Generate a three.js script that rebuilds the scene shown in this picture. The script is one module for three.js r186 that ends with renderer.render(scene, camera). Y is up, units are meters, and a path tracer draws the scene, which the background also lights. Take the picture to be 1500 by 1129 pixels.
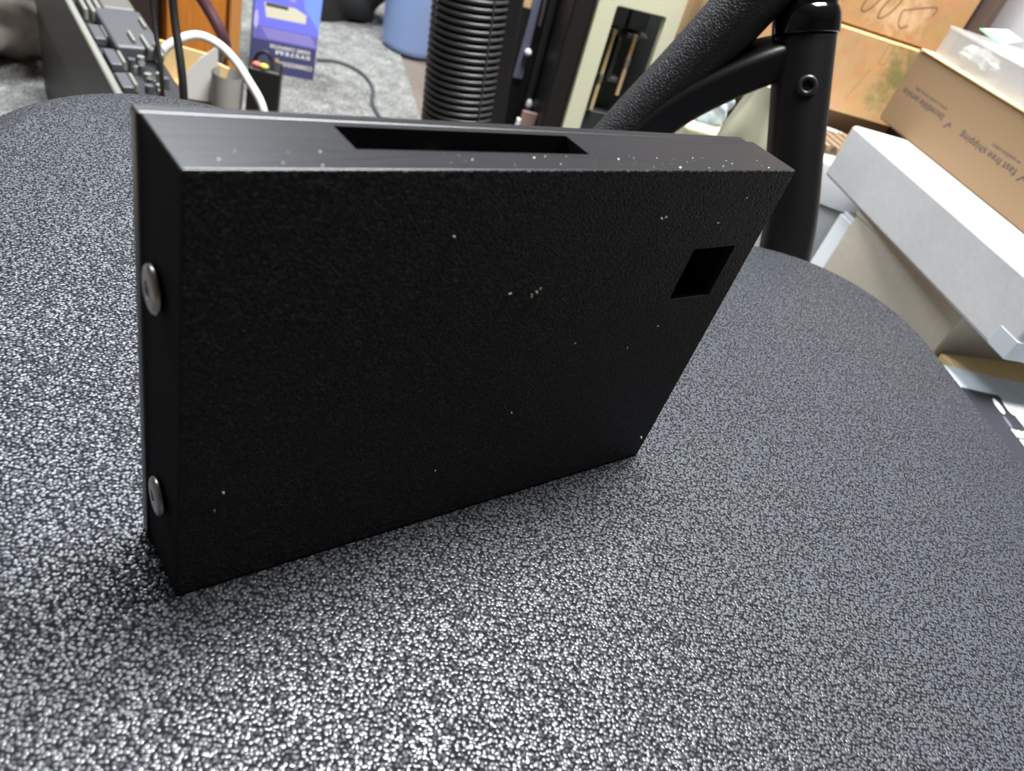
import * as THREE from 'three';
import { RoundedBoxGeometry } from 'three/addons/geometries/RoundedBoxGeometry.js';
import { mergeGeometries, mergeVertices, toCreasedNormals } from 'three/addons/utils/BufferGeometryUtils.js';
import { RectAreaLightUniformsLib } from 'three/addons/lights/RectAreaLightUniformsLib.js';
import { Brush, Evaluator, SUBTRACTION } from 'three-bvh-csg';

/* ------------------------------------------------ camera, lamps, exposure */
const scene = new THREE.Scene();
const camera = new THREE.PerspectiveCamera(54.9, 1500 / 1129, 0.02, 30);
camera.position.set(-0.0305, 0.1820, 0.1155);
camera.up.set(0.16453, 0.74181, -0.65011);
camera.lookAt(-0.0305 + 0.572436, 0.1820 - 0.608560, 0.1155 - 0.549520);
camera.focus = 0.27;
camera.userData.fStop = 17;

const renderer = new THREE.WebGLRenderer({ antialias: true });
renderer.toneMapping = THREE.LinearToneMapping;
renderer.toneMappingExposure = 1.06;
renderer.shadowMap.enabled = true;
scene.background = new THREE.Color(0x000000);
RectAreaLightUniformsLib.init();
const LAMPS = [
  { x: 0.58, y: 1.875, z: -0.22, w: 0.90, d: 0.60, power: 90, tint: [0.985, 0.995, 1.0], label: 'wide white ceiling panel lamp right above the chair' },
  { x: 0.15, y: 1.875, z: -2.05, w: 1.10, d: 0.60, power: 34, tint: [0.86, 0.93, 1.0], label: 'white ceiling panel lamp near the back wall' },
];
for (const LAMP of LAMPS) {
  const l = new THREE.RectAreaLight(new THREE.Color(...LAMP.tint), LAMP.power, LAMP.w, LAMP.d);
  l.name = 'ceiling_lamp_glow';
  l.position.set(LAMP.x, LAMP.y - 0.012, LAMP.z);
  l.lookAt(LAMP.x, 0, LAMP.z);
  l.castShadow = true;
  scene.add(l);
}

/* ------------------------------------------------------------- utilities */
function mulberry(a) { return () => { a = (a + 0x6d2b79f5) | 0; let t = Math.imul(a ^ (a >>> 15), 1 | a); t = (t + Math.imul(t ^ (t >>> 7), 61 | t)) ^ t; return ((t ^ (t >>> 14)) >>> 0) / 4294967296; }; }
const rand = mulberry(71);
const V = (x, y, z) => new THREE.Vector3(x, y, z);
const sstep = (a, b, x) => { const t = Math.min(1, Math.max(0, (x - a) / (b - a))); return t * t * (3 - 2 * t); };
const taken = {};
function numbered(name) { const n = taken[name] = (taken[name] ?? -1) + 1; return n ? name + '_' + String(n).padStart(3, '0') : name; }
function tag(o, label, category, group, kind) {
  o.userData.label = label; o.userData.category = category;
  if (group) o.userData.group = group;
  if (kind) o.userData.kind = kind;
  return o;
}
function thing(name, label, category, pos = [0, 0, 0], turn = 0, group) {
  const o = new THREE.Group(); o.name = numbered(name);
  o.position.set(...pos); o.rotation.y = turn; scene.add(o);
  return tag(o, label, category, group);
}
function mesh(name, geo, mat, parent = scene, label) {
  const g = Array.isArray(geo) ? join(geo) : geo;
  const o = new THREE.Mesh(g, mat); o.name = parent === scene ? numbered(name) : name;
  o.castShadow = o.receiveShadow = true;
  if (label) o.userData.label = label;
  parent.add(o); return o;
}
function struct(name, geo, mat) { const o = mesh(name, geo, mat); o.userData.kind = 'structure'; return o; }
function join(list) { return mergeGeometries(list.map((g) => { const c = g.index ? g.toNonIndexed() : g; for (const k of Object.keys(c.attributes)) if (!['position', 'normal', 'uv'].includes(k)) c.deleteAttribute(k); return c; })); }
function uvBox(g, s = 1) {                       // uv in metres by the face's main axis
  const c = g.index ? g.toNonIndexed() : g, p = c.attributes.position, n = c.attributes.normal, uv = new Float32Array(p.count * 2);
  for (let i = 0; i < p.count; i += 3) {
    let ax = 0, ay = 0, az = 0;
    for (let k = 0; k < 3; k++) { ax += Math.abs(n.getX(i + k)); ay += Math.abs(n.getY(i + k)); az += Math.abs(n.getZ(i + k)); }
    for (let k = 0; k < 3; k++) {
      const x = p.getX(i + k), y = p.getY(i + k), z = p.getZ(i + k);
      const [u, v] = ax >= ay && ax >= az ? [z, y] : ay >= az ? [x, z] : [x, y];
      uv[(i + k) * 2] = u * s; uv[(i + k) * 2 + 1] = v * s;
    }
  }
  c.setAttribute('uv', new THREE.BufferAttribute(uv, 2)); return c;
}
// box given by its low and high corners, edges rounded
function box(x0, y0, z0, x1, y1, z1, r = 0.002, seg = 2) {
  const g = r > 0 ? new RoundedBoxGeometry(x1 - x0, y1 - y0, z1 - z0, seg, r) : new THREE.BoxGeometry(x1 - x0, y1 - y0, z1 - z0);
  g.translate((x0 + x1) / 2, (y0 + y1) / 2, (z0 + z1) / 2);
  return uvBox(g);
}
function tube(points, r, seg = 60, rs = 12) { return new THREE.TubeGeometry(new THREE.CatmullRomCurve3(points.map((p) => V(...p))), seg, r, rs, false); }
function rod(a, b, r, rs = 16, r2 = r) {
  const A = V(...a), B = V(...b), g = new THREE.CylinderGeometry(r2, r, A.distanceTo(B), rs, 1);
  g.applyQuaternion(new THREE.Quaternion().setFromUnitVectors(V(0, 1, 0), B.clone().sub(A).normalize()));
  const m = A.add(B).multiplyScalar(0.5); g.translate(m.x, m.y, m.z); return g;
}
function lathe(pts, seg = 48) { return new THREE.LatheGeometry(pts.map(([a, b]) => new THREE.Vector2(a, b)), seg); }
// sweep a closed section [[a,b]...] along points with a fixed 'side' vector; ends capped by shrinking
function sweep(path, section, side, scaleAt = () => 1) {
  const n = path.length, m = section.length, pos = [], idx = [], uv = [];
  const S = V(...side).normalize();
  let len = 0;
  for (let i = 0; i < n; i++) {
    const t = path[Math.min(n - 1, i + 1)].clone().sub(path[Math.max(0, i - 1)]).normalize();
    if (i) len += path[i].distanceTo(path[i - 1]);
    const up = new THREE.Vector3().crossVectors(S, t).normalize(), s = new THREE.Vector3().crossVectors(t, up).normalize(), k = scaleAt(i / (n - 1));
    let per = 0;
    for (let j = 0; j <= m; j++) {
      const [a, b] = section[j % m]; if (j) per += Math.hypot(a - section[j - 1][0], b - section[j - 1][1]);
      pos.push(path[i].x + s.x * a * k + up.x * b * k, path[i].y + s.y * a * k + up.y * b * k, path[i].z + s.z * a * k + up.z * b * k); uv.push(per, len);
    }
  }
  for (let i = 0; i < n - 1; i++) for (let j = 0; j < m; j++) { const a = i * (m + 1) + j, b = a + m + 1; idx.push(a, a + 1, b, a + 1, b + 1, b); }
  for (const [e, flip] of [[0, 1], [n - 1, 0]]) {
    const c = pos.length / 3; pos.push(path[e].x, path[e].y, path[e].z); uv.push(0, 0);
    for (let j = 0; j < m; j++) { const a = e * (m + 1) + j; idx.push(...(flip ? [c, a + 1, a] : [c, a, a + 1])); }
  }
  const g = new THREE.BufferGeometry();
  g.setAttribute('position', new THREE.Float32BufferAttribute(pos, 3)); g.setAttribute('uv', new THREE.Float32BufferAttribute(uv, 2)); g.setIndex(idx); g.computeVertexNormals();
  return g;
}
function roundedSection(w, h, r, k = 5) {
  const out = [];
  for (const [cx, cy, a0] of [[w / 2 - r, h / 2 - r, 0], [-w / 2 + r, h / 2 - r, 90], [-w / 2 + r, -h / 2 + r, 180], [w / 2 - r, -h / 2 + r, 270]])
    for (let i = 0; i <= k; i++) { const a = (a0 + 90 * i / k) * Math.PI / 180; out.push([cx + r * Math.cos(a), cy + r * Math.sin(a)]); }
  return out;
}

/* -------------------------------------------------------------- textures */
function noiseField(N, cells, seed) {            // tileable value noise, N x N
  const r = mulberry(seed), g = new Float32Array(cells * cells).map(() => r()), out = new Float32Array(N * N);
  for (let y = 0; y < N; y++) for (let x = 0; x < N; x++) {
    const fx = x / N * cells, fy = y / N * cells, ix = Math.floor(fx), iy = Math.floor(fy);
    const tx = sstep(0, 1, fx - ix), ty = sstep(0, 1, fy - iy), a = (i, j) => g[((iy + j) % cells) * cells + (ix + i) % cells];
    out[y * N + x] = (a(0, 0) * (1 - tx) + a(1, 0) * tx) * (1 - ty) + (a(0, 1) * (1 - tx) + a(1, 1) * tx) * ty;
  }
  return out;
}
function fbm(N, cells, oct, seed) { const out = new Float32Array(N * N); let amp = 1, tot = 0; for (let o = 0; o < oct; o++) { const f = noiseField(N, cells << o, seed + o * 17); for (let i = 0; i < out.length; i++) out[i] += f[i] * amp; tot += amp; amp *= 0.5; } return out.map((v) => v / tot); }
function dataTex(N, fn, srgb = false, M = N) {
  const d = new Uint8Array(N * M * 4);
  for (let i = 0; i < N * M; i++) { const c = fn(i, i % N, Math.floor(i / N)); d[i * 4] = c[0]; d[i * 4 + 1] = c[1]; d[i * 4 + 2] = c[2]; d[i * 4 + 3] = 255; }
  const t = new THREE.DataTexture(d, N, M); t.wrapS = t.wrapT = THREE.RepeatWrapping; t.magFilter = t.minFilter = THREE.LinearFilter;
  if (srgb) t.colorSpace = THREE.SRGBColorSpace; t.needsUpdate = true; return t;
}
const every = (t, metres) => { const c = t.clone(); c.repeat.set(1 / metres, 1 / metres); c.needsUpdate = true; return c; };
const grey = (v) => { const b = Math.max(0, Math.min(255, Math.round(v * 255))); return [b, b, b]; };

// grained upholstery: small glossy pips set in loose rows
const GN = 1024, grainH = new Float32Array(GN * GN), grainC = new Float32Array(GN * GN);
{
  const r = mulberry(5), cells = 60, cs = GN / cells;
  const warp = fbm(GN, 6, 2, 91);
  for (let cy = 0; cy < cells; cy++) for (let cx = 0; cx < cells; cx++) {
    const px = (cx + 0.5 + (r() - 0.5) * 0.75 + (cy % 2) * 0.5) * cs, py = (cy + 0.5 + (r() - 0.5) * 0.75) * cs, R = cs * (0.46 + 0.30 * r()), el = 0.7 + 0.7 * r(), h = 0.35 + 0.65 * r(), rot = r() * 3.14, tone = r();
    const c = Math.cos(rot), s = Math.sin(rot);
    for (let y = Math.floor(py - R * 1.6); y <= py + R * 1.6; y++) for (let x = Math.floor(px - R * 1.6); x <= px + R * 1.6; x++) {
      const dx = x - px, dy = y - py, a = (dx * c + dy * s) / el, b = (-dx * s + dy * c) * el, d = (a * a + b * b) / (R * R);
      if (d >= 1) continue;
      const i = ((y + GN) % GN) * GN + (x + GN) % GN, v = h * (1 - d) * (1 - d);
      if (v > grainH[i]) { grainH[i] = v; grainC[i] = (0.25 + 0.75 * tone) * Math.pow(1 - d, 1.3); }
    }
  }
  for (let i = 0; i < grainH.length; i++) grainH[i] = grainH[i] * 0.9 + 0.1 * warp[i];
}
const grainBump = dataTex(GN, (i) => grey(grainH[i]));
const grainColor = dataTex(GN, (i) => { const v = 0.44 + 0.56 * Math.min(1, grainC[i] * 1.3); return [v * 250, v * 252, v * 255]; }, true);
const grainSpec = (() => { const d = new Uint8Array(GN * GN * 4); for (let i = 0; i < GN * GN; i++) { const v = Math.round(255 * (0.12 + 0.88 * Math.min(1, grainC[i] * 1.5))); d[i * 4] = d[i * 4 + 1] = d[i * 4 + 2] = d[i * 4 + 3] = v; } const t = new THREE.DataTexture(d, GN, GN); t.wrapS = t.wrapT = THREE.RepeatWrapping; t.magFilter = t.minFilter = THREE.LinearFilter; t.needsUpdate = true; return t; })();   // dull fibre between glossy pips
const grainRough = dataTex(GN, (i) => grey(1 - 0.70 * Math.min(1, grainC[i] * 1.4)));

// small worm-like pebble of a textured print bed, and layer lines
const wormA = fbm(512, 48, 2, 12), wormB = fbm(512, 40, 2, 33);
const pebbleBump = dataTex(512, (i) => grey(1 - Math.min(1, Math.abs(wormA[i] - 0.5) * 5) * 0.6 - 0.4 * wormB[i]));
const lineRow = (() => { const r = mulberry(8), a = new Float32Array(512); let v = 0.5; for (let i = 0; i < 512; i++) { v += (r() - 0.5) * 0.45; v = 0.5 + (v - 0.5) * 0.93; a[i] = Math.max(0, Math.min(1, v)); } return a; })();
const lineNoise = fbm(512, 64, 1, 3);
const layerBump = dataTex(512, (i, x, y) => grey(lineRow[y] * 0.8 + 0.2 * lineNoise[i]));
const layerRough = dataTex(512, (i, x, y) => grey(0.68 + 0.07 * lineRow[(y * 3) % 512] + 0.10 * lineNoise[i]));

const cloudA = fbm(512, 5, 5, 44), cloudB = fbm(512, 12, 4, 81), fine = fbm(512, 96, 2, 23);
function paperTex(r, g, b, spread = 0.10, seed = 0) { return dataTex(512, (i) => { const k = 1 + spread * (cloudA[(i + seed * 7919) % 262144] - 0.5) * 2 + 0.05 * (fine[i] - 0.5); return [Math.min(255, r * k), Math.min(255, g * k), Math.min(255, b * k)]; }, true); }
const fineBump = dataTex(512, (i) => grey(fine[i]));

function canvasTex(w, h, draw) { const c = document.createElement('canvas'); c.width = w; c.height = h; const x = c.getContext('2d'); draw(x, w, h); const t = new THREE.CanvasTexture(c); t.colorSpace = THREE.SRGBColorSpace; t.magFilter = THREE.LinearFilter; return t; }

/* ------------------------------------------------------------- materials */
const std = (o) => new THREE.MeshStandardMaterial(o), phys = (o) => new THREE.MeshPhysicalMaterial(o);
const M = {};
M.seat = phys({ color: 0x404349, map: every(grainColor, 0.068), bumpMap: every(grainBump, 0.068), bumpScale: 0.00012, roughness: 0.92, roughnessMap: every(grainRough, 0.068), specularIntensity: 1.0, specularIntensityMap: every(grainSpec, 0.068), ior: 1.68 });
M.armPad = std({ color: 0x232326, bumpMap: every(grainBump, 0.10), bumpScale: 0.00045, roughness: 0.52 });
M.blackPlastic = std({ color: 0x070708, roughness: 0.40, bumpMap: every(fineBump, 0.06), bumpScale: 0.00006 });
M.blackGloss = std({ color: 0x070708, roughness: 0.12 });
const PLASTIC = 0x1e1e21;                         // one black plastic, finishes differ; front and end walls dulled to look shaded
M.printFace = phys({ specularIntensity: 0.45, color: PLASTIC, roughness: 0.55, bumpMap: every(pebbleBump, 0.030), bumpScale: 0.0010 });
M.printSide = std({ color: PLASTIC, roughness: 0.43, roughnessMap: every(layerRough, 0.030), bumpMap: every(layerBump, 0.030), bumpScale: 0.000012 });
M.printWallShaded = phys({ color: PLASTIC, roughness: 0.95, specularIntensity: 0.45, bumpMap: every(layerBump, 0.030), bumpScale: 0.00003 });
M.inside = std({ color: PLASTIC, roughness: 0.9 });
M.steel = std({ color: 0xb9b7b2, metalness: 1, roughness: 0.30 });
M.lint = std({ color: 0xd8d2bd, roughness: 0.9 });
M.card = std({ color: 0xffffff, map: every(paperTex(186, 151, 108, 0.10), 0.45), roughness: 0.85, bumpMap: every(fineBump, 0.05), bumpScale: 0.0001 });
M.cardBrown = std({ color: 0xffffff, map: every(paperTex(136, 110, 80, 0.05, 3), 0.4), roughness: 0.85 });
M.whiteCard = std({ color: 0xffffff, map: every(paperTex(184, 185, 187, 0.06, 5), 0.35), roughness: 0.8 });
M.beigeCard = std({ color: 0xffffff, map: every(paperTex(188, 182, 168, 0.05, 9), 0.5), roughness: 0.85 });
M.tan = std({ color: 0xffffff, map: every(paperTex(220, 190, 138, 0.06, 2), 0.3), roughness: 0.85 });
M.cream = std({ color: 0xc0c1a8, roughness: 0.5, bumpMap: every(fineBump, 0.04), bumpScale: 0.00008 });
M.creamBox = std({ color: 0xb3b297, roughness: 0.6 });
M.darkGreen = std({ color: 0x222a2a, roughness: 0.5 });
M.darkGrey = std({ color: 0x47494c, roughness: 0.45 });
M.midGrey = std({ color: 0x77776f, roughness: 0.55 });
M.black = std({ color: 0x08080a, roughness: 0.5 });
M.navy = std({ color: 0x30323f, roughness: 0.4 });
M.brass = std({ color: 0xcdb88e, metalness: 0.3, roughness: 0.4 });
M.cableBlack = std({ color: 0x0b0b0c, roughness: 0.55 });
M.cableWhite = std({ color: 0xdadad4, roughness: 0.45 });
M.cableGrey = std({ color: 0x4a4d50, roughness: 0.5 });
M.hose = std({ color: 0x4a3038, roughness: 0.45 });
M.bucket = std({ color: 0xa9b0b5, roughness: 0.45 });
M.bucketLid = std({ color: 0xc9ced6, roughness: 0.45 });
M.clear = phys({ color: 0xeeeeee, transmission: 0.82, thickness: 0, roughness: 0.24, ior: 1.45 });
M.film = phys({ color: 0xdfe6ee, transmission: 0.5, thickness: 0, roughness: 0.22, ior: 1.45, side: THREE.DoubleSide });
M.blueTub = phys({ color: 0x9db4dc, transmission: 0.45, thickness: 0, roughness: 0.4, ior: 1.45, side: THREE.DoubleSide });
M.poly = std({ color: 0xc6ced4, roughness: 0.4, bumpMap: every(dataTex(512, (i) => grey(cloudB[i])), 0.25), bumpScale: 0.002 });
M.wood = std({ color: 0xffffff, roughness: 0.5, map: dataTex(512, (i, x, y) => { const g = cloudA[((y >> 3) * 512 + x) % 262144], f = fine[((y >> 4) * 512 + x) % 262144]; const k = 0.72 + 0.4 * g + 0.18 * (f - 0.5); return [172 * k, 103 * k, 30 * k]; }, true) });
M.wood.map.repeat.set(3, 3);
M.cloth = std({ color: 0xffffff, map: every(dataTex(512, (i) => { const k = 0.75 + 0.5 * cloudB[i]; return [136 * k, 127 * k, 121 * k]; }, true), 0.5), roughness: 0.95 });
M.wall = std({ color: 0x58544e, roughness: 0.9, bumpMap: every(fineBump, 0.2), bumpScale: 0.0004 });
M.ceiling = std({ color: 0x9a9894, roughness: 0.95 });
M.floor = std({ color: 0xffffff, roughness: 0.55, map: every(dataTex(512, (i, x, y) => { const k = 0.8 + 0.35 * cloudA[i] + 0.1 * fine[i]; return [112 * k, 101 * k, 92 * k]; }, true), 0.8) });
M.carpet = std({ color: 0xffffff, roughness: 1, map: every(dataTex(512, (i) => { const k = 0.66 + 0.34 * cloudB[i] + 0.55 * (fine[i] - 0.5); return [163 * k, 163 * k, 158 * k]; }, true), 0.30), bumpMap: every(dataTex(512, (i) => grey(cloudB[i] * 0.5 + fine[i] * 0.5)), 0.30), bumpScale: 0.012 });

/* --------------------------------------------------------------- setting */
const FY = -0.48;
struct('floor', box(-2.2, FY - 0.12, -2.6, 2.8, FY, 2.8, 0), M.floor);
struct('ceiling', box(-2.2, 1.9, -2.6, 2.8, 2.02, 2.8, 0), M.ceiling);
struct('wall_back', box(-2.2, FY, -2.6, 2.8, 1.9, -2.48, 0), M.wall);
struct('wall_front', box(-2.2, FY, 2.68, 2.8, 1.9, 2.8, 0), M.wall);
struct('wall_left', box(-2.2, FY, -2.48, -2.08, 1.9, 2.68, 0), M.wall);
struct('wall_right', box(2.68, FY, -2.48, 2.8, 1.9, 2.68, 0), M.wall);
for (const LAMP of LAMPS) {
  const t = thing('ceiling_lamp', LAMP.label, 'lamp', [LAMP.x, LAMP.y, LAMP.z]);
  const w = LAMP.w / 2, d = LAMP.d / 2;
  mesh('frame', [box(-w - 0.03, 0, -d - 0.03, w + 0.03, 0.0245, -d, 0.003), box(-w - 0.03, 0, d, w + 0.03, 0.0245, d + 0.03, 0.003), box(-w - 0.03, 0, -d, -w, 0.0245, d, 0.003), box(w, 0, -d, w + 0.03, 0.0245, d, 0.003)], std({ color: 0xdddddd, roughness: 0.5 }), t);
  mesh('diffuser', box(-w, 0.004, -d, w, 0.02, d, 0), std({ color: 0xffffff, emissive: new THREE.Color(...LAMP.tint), emissiveIntensity: 6, roughness: 0.6 }), t);
}
{
  const s = new THREE.Shape([[-0.35, -2.42], [1.30, -2.42], [1.075, -1.90], [1.046, -1.772], [0.903, -1.378], [0.80, -1.10], [-0.35, -1.10]].map(([a, b]) => new THREE.Vector2(a, -b)));
  const g = new THREE.ExtrudeGeometry(s, { depth: 0.002, bevelEnabled: true, bevelSize: 0.002, bevelThickness: 0.002, bevelSegments: 2 });
  g.rotateX(-Math.PI / 2); g.translate(0, FY + 0.002, 0);
  tag(mesh('carpet', uvBox(g), M.carpet), 'pale grey flecked carpet on the floor behind the chair', 'carpet');
}

/* ------------------------------------------------------------ office chair */
const chair = thing('office_chair', 'black office chair with grainy padded seat and moulded armrest', 'chair', [0, FY, 0]);
const CY = -FY;                                   // seat level inside the chair's own axes
const SU = [0.86, 0.51], SV = [-0.51, 0.86];
{
  const s0 = -0.172, s1 = 0.397, t0 = -0.347, t1 = 0.19, r = 0.10, RE = 0.036, cs = (s0 + s1) / 2, ct = (t0 + t1) / 2, hs = (s1 - s0) / 2, ht = (t1 - t0) / 2;
  const sdf = (a, b) => { const qx = Math.abs(a) - (hs - r), qy = Math.abs(b) - (ht - r); return Math.hypot(Math.max(qx, 0), Math.max(qy, 0)) + Math.min(Math.max(qx, qy), 0) - r; };
  const nA = 220, rings = [];
  for (let k = 0; k <= 60; k++) rings.push(1 - Math.pow(1 - k / 60, 1.7));   // closer rings towards the edge
  const pos = [], uv = [], idx = [];
  const edgeAt = (th) => { let lo = 0, hi = 1; for (let i = 0; i < 30; i++) { const m = (lo + hi) / 2; sdf(Math.cos(th) * m, Math.sin(th) * m) < 0 ? lo = m : hi = m; } return lo; };
  const put = (a, b, y, du = 0) => { const S = a + cs, T = b + ct; pos.push(S * SU[0] + T * SV[0], y + CY, S * SU[1] + T * SV[1]); uv.push(S + du, T); };
  const edges = []; for (let j = 0; j <= nA; j++) edges.push(edgeAt(j / nA * Math.PI * 2));
  for (const k of rings) for (let j = 0; j <= nA; j++) {
    const th = j / nA * Math.PI * 2, R = edges[j] * k, a = Math.cos(th) * R, b = Math.sin(th) * R, d = Math.max(0, -sdf(a, b));
    let y = d < RE ? -RE + Math.sqrt(Math.max(0, RE * RE - (RE - d) ** 2)) : 0;
    y -= 0.006 * (1 - sstep(0.0, 0.10, d)) ;
    put(a, b, y);
  }
  for (const [inset, y] of [[0, -0.055], [0.003, -0.066], [0.012, -0.072], [0.03, -0.072]]) for (let j = 0; j <= nA; j++) { const th = j / nA * Math.PI * 2, R = edges[j] - inset; put(Math.cos(th) * R, Math.sin(th) * R, y, -0.02 + y); }
  const rows = rings.length + 4;
  for (let i = 0; i < rows - 1; i++) for (let j = 0; j < nA; j++) { const a = i * (nA + 1) + j, b = a + nA + 1; idx.push(a, a + 1, b, a + 1, b + 1, b); }
  const g = new THREE.BufferGeometry(); g.setAttribute('position', new THREE.Float32BufferAttribute(pos, 3)); g.setAttribute('uv', new THREE.Float32BufferAttribute(uv, 2)); g.setIndex(idx); g.computeVertexNormals();
  mesh('seat_cushion', g, M.seat, chair, 'dark grey grained seat cushion with speckled sheen');
  // moulded shell under the cushion
  const sh = new THREE.Shape(); const pts = []; for (let j = 0; j < 64; j++) { const th = j / 64 * Math.PI * 2, R = edgeAt(th) - 0.025, S = Math.cos(th) * R + cs, T = Math.sin(th) * R + ct; pts.push(new THREE.Vector2(S * SU[0] + T * SV[0], -(S * SU[1] + T * SV[1]))); }
  sh.setFromPoints(pts);
  const eg = new THREE.ExtrudeGeometry(sh, { depth: 0.014, bevelEnabled: true, bevelSize: 0.004, bevelThickness: 0.004, bevelSegments: 2 }); eg.rotateX(-Math.PI / 2); eg.translate(0, CY - 0.094, 0);
  mesh('seat_shell', eg, M.blackPlastic, chair);
  // lift and star base
  const gx = 0.127, gz = -0.018;
  const lift = mesh('gas_lift', [rod([gx, 0.11, gz], [gx, CY - 0.09, gz], 0.025), rod([gx, 0.07, gz], [gx, 0.25, gz], 0.034)], M.blackPlastic, chair);
  for (let k = 0; k < 5; k++) {
    const a = k / 5 * Math.PI * 2 + 0.5, c = Math.cos(a), s = Math.sin(a);
    mesh('base_leg', sweep([0.02, 0.12, 0.22, 0.28].map((d, i) => V(gx + c * d, 0.105 - i * 0.010, gz + s * d)), roundedSection(0.05, 0.034, 0.01), [-s, 0, c], (t) => 1 - 0.35 * t), M.blackPlastic, chair);
    const w = new THREE.TorusGeometry(0.017, 0.0115, 12, 24); w.scale(1, 1, 1.2); w.rotateY(-a); w.translate(gx + c * 0.285, 0.0285, gz + s * 0.285);
    mesh('caster', [w, rod([gx + c * 0.275, 0.03, gz + s * 0.275], [gx + c * 0.275, 0.08, gz + s * 0.275], 0.008)], M.black, chair);
  }
  // armrest: leaning post, collar, brace, padded arm
  const P = (x, y, z) => V(x, y + CY, z);
  const post = [P(0.418, -0.110, -0.096), P(0.4375, -0.010, -0.1322), P(0.4349, 0.050, -0.1625), P(0.4308, 0.114, -0.1950)];
  const circ = (r) => { const o = []; for (let i = 0; i < 28; i++) o.push([r * Math.cos(i / 28 * 6.28319), r * Math.sin(i / 28 * 6.28319)]); return o; };
  const pc = new THREE.CatmullRomCurve3(post).getPoints(40);
  mesh('arm_post', sweep(pc, circ(0.0175), [1, 0, 0], (t) => 0.97 + 0.13 * t), M.blackPlastic, chair);
  const up = P(0.4308, 0.114, -0.1950).sub(P(0.4349, 0.05, -0.1625)).normalize();
  const col = lathe([[0.0001, -0.001], [0.0195, 0], [0.0208, 0.0015], [0.0210, 0.008], [0.0207, 0.0115], [0.0200, 0.0142], [0.0188, 0.0162], [0.0180, 0.0172], [0.0180, 0.030], [0.0178, 0.045], [0.018, 0.0475], [0.0001, 0.0478]]);
  col.applyQuaternion(new THREE.Quaternion().setFromUnitVectors(V(0, 1, 0), up)); const cp = P(0.4310, 0.1115, -0.1938); col.translate(cp.x, cp.y, cp.z);
  mesh('post_collar', col, M.blackGloss, chair, 'glossy black collar at the top of the armrest post');
  const arm = new THREE.CatmullRomCurve3([P(0.420, 0.176, -0.210), P(0.4010, 0.126, -0.2200), P(0.3835, 0.073, -0.2325), P(0.3655, 0.022, -0.2455), P(0.348, -0.030, -0.256), P(0.330, -0.075, -0.250), P(0.300, -0.098, -0.215)]).getPoints(60);
  mesh('arm_pad', sweep(arm, roundedSection(0.038, 0.035, 0.0155, 8), [0.80, -0.1, 0.45], (t) => Math.sqrt(Math.max(0.02, 1 - Math.pow(Math.abs(t * 2 - 1), 14)))), M.armPad, chair, 'black armrest with coarse leathery grain');
  const br = new THREE.CatmullRomCurve3([P(0.4310, 0.099, -0.1945), P(0.4150, 0.0895, -0.2035), P(0.398, 0.072, -0.2155), P(0.380, 0.048, -0.2285), P(0.362, 0.012, -0.241)]).getPoints(30);
  mesh('arm_brace', sweep(br, roundedSection(0.024, 0.030, 0.006), [0.80, -0.1, 0.45]), M.blackPlastic, chair, 'smooth black brace under the armrest');
  mesh('arm_bracket', sweep([P(0.419, -0.100, -0.097), P(0.38, -0.098, -0.075), P(0.25, -0.097, -0.05)], roundedSection(0.05, 0.016, 0.005), [0, 0, 1]), M.blackPlastic, chair);
  const face = V(-0.72, 0.22, 0.66).normalize(), bolt = [];
  const ring = new THREE.TorusGeometry(0.0047, 0.0017, 12, 32), head = new THREE.CylinderGeometry(0.0042, 0.0046, 0.001, 6); head.rotateX(Math.PI / 2); ring.translate(0, 0, 0.001); head.translate(0, 0, -0.0012);
  for (const b of [ring, head]) { b.applyQuaternion(new THREE.Quaternion().setFromUnitVectors(V(0, 0, 1), face)); const c = P(0.4335, 0.0855, -0.1805).addScaledVector(face, 0.0185); b.translate(c.x, c.y, c.z); }
  mesh('bolt', join([ring, head]), std({ color: 0x3a3a3c, metalness: 0.6, roughness: 0.35 }), chair, 'dark hex bolt on the armrest post');
}

/* --------------------------------------- the printed box on the seat, in units of its height */
const H = 0.12, W = 1.411, T = 0.205, TB = 0.171;
const enclosure = thing('printed_enclosure', 'black 3D printed rectangular enclosure with a slot on top, standing on the chair seat', 'enclosure', [0, 0.0005, 0]);
function warp(g) {                                // the print is a little out of square
  const p = g.attributes.position;
  for (let i = 0; i < p.count; i++) {
    let x = p.getX(i), y = p.getY(i), z = p.getZ(i);
    const k = 1 - x / W, q = Math.max(0, Math.min(1.2, -z / T));
    x += k * (0.005 - 0.0145 * q); z *= 1 - 0.12 * x / W;
    p.setXYZ(i, x * H, y * H, z * H);
  }
  p.needsUpdate = true; return g;
}
function cutBox(x0, y0, z0, x1, y1, z1) { const g = new THREE.BoxGeometry(x1 - x0, y1 - y0, z1 - z0); g.translate((x0 + x1) / 2, (y0 + y1) / 2, (z0 + z1) / 2); return new Brush(g, M.inside); }
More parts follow.
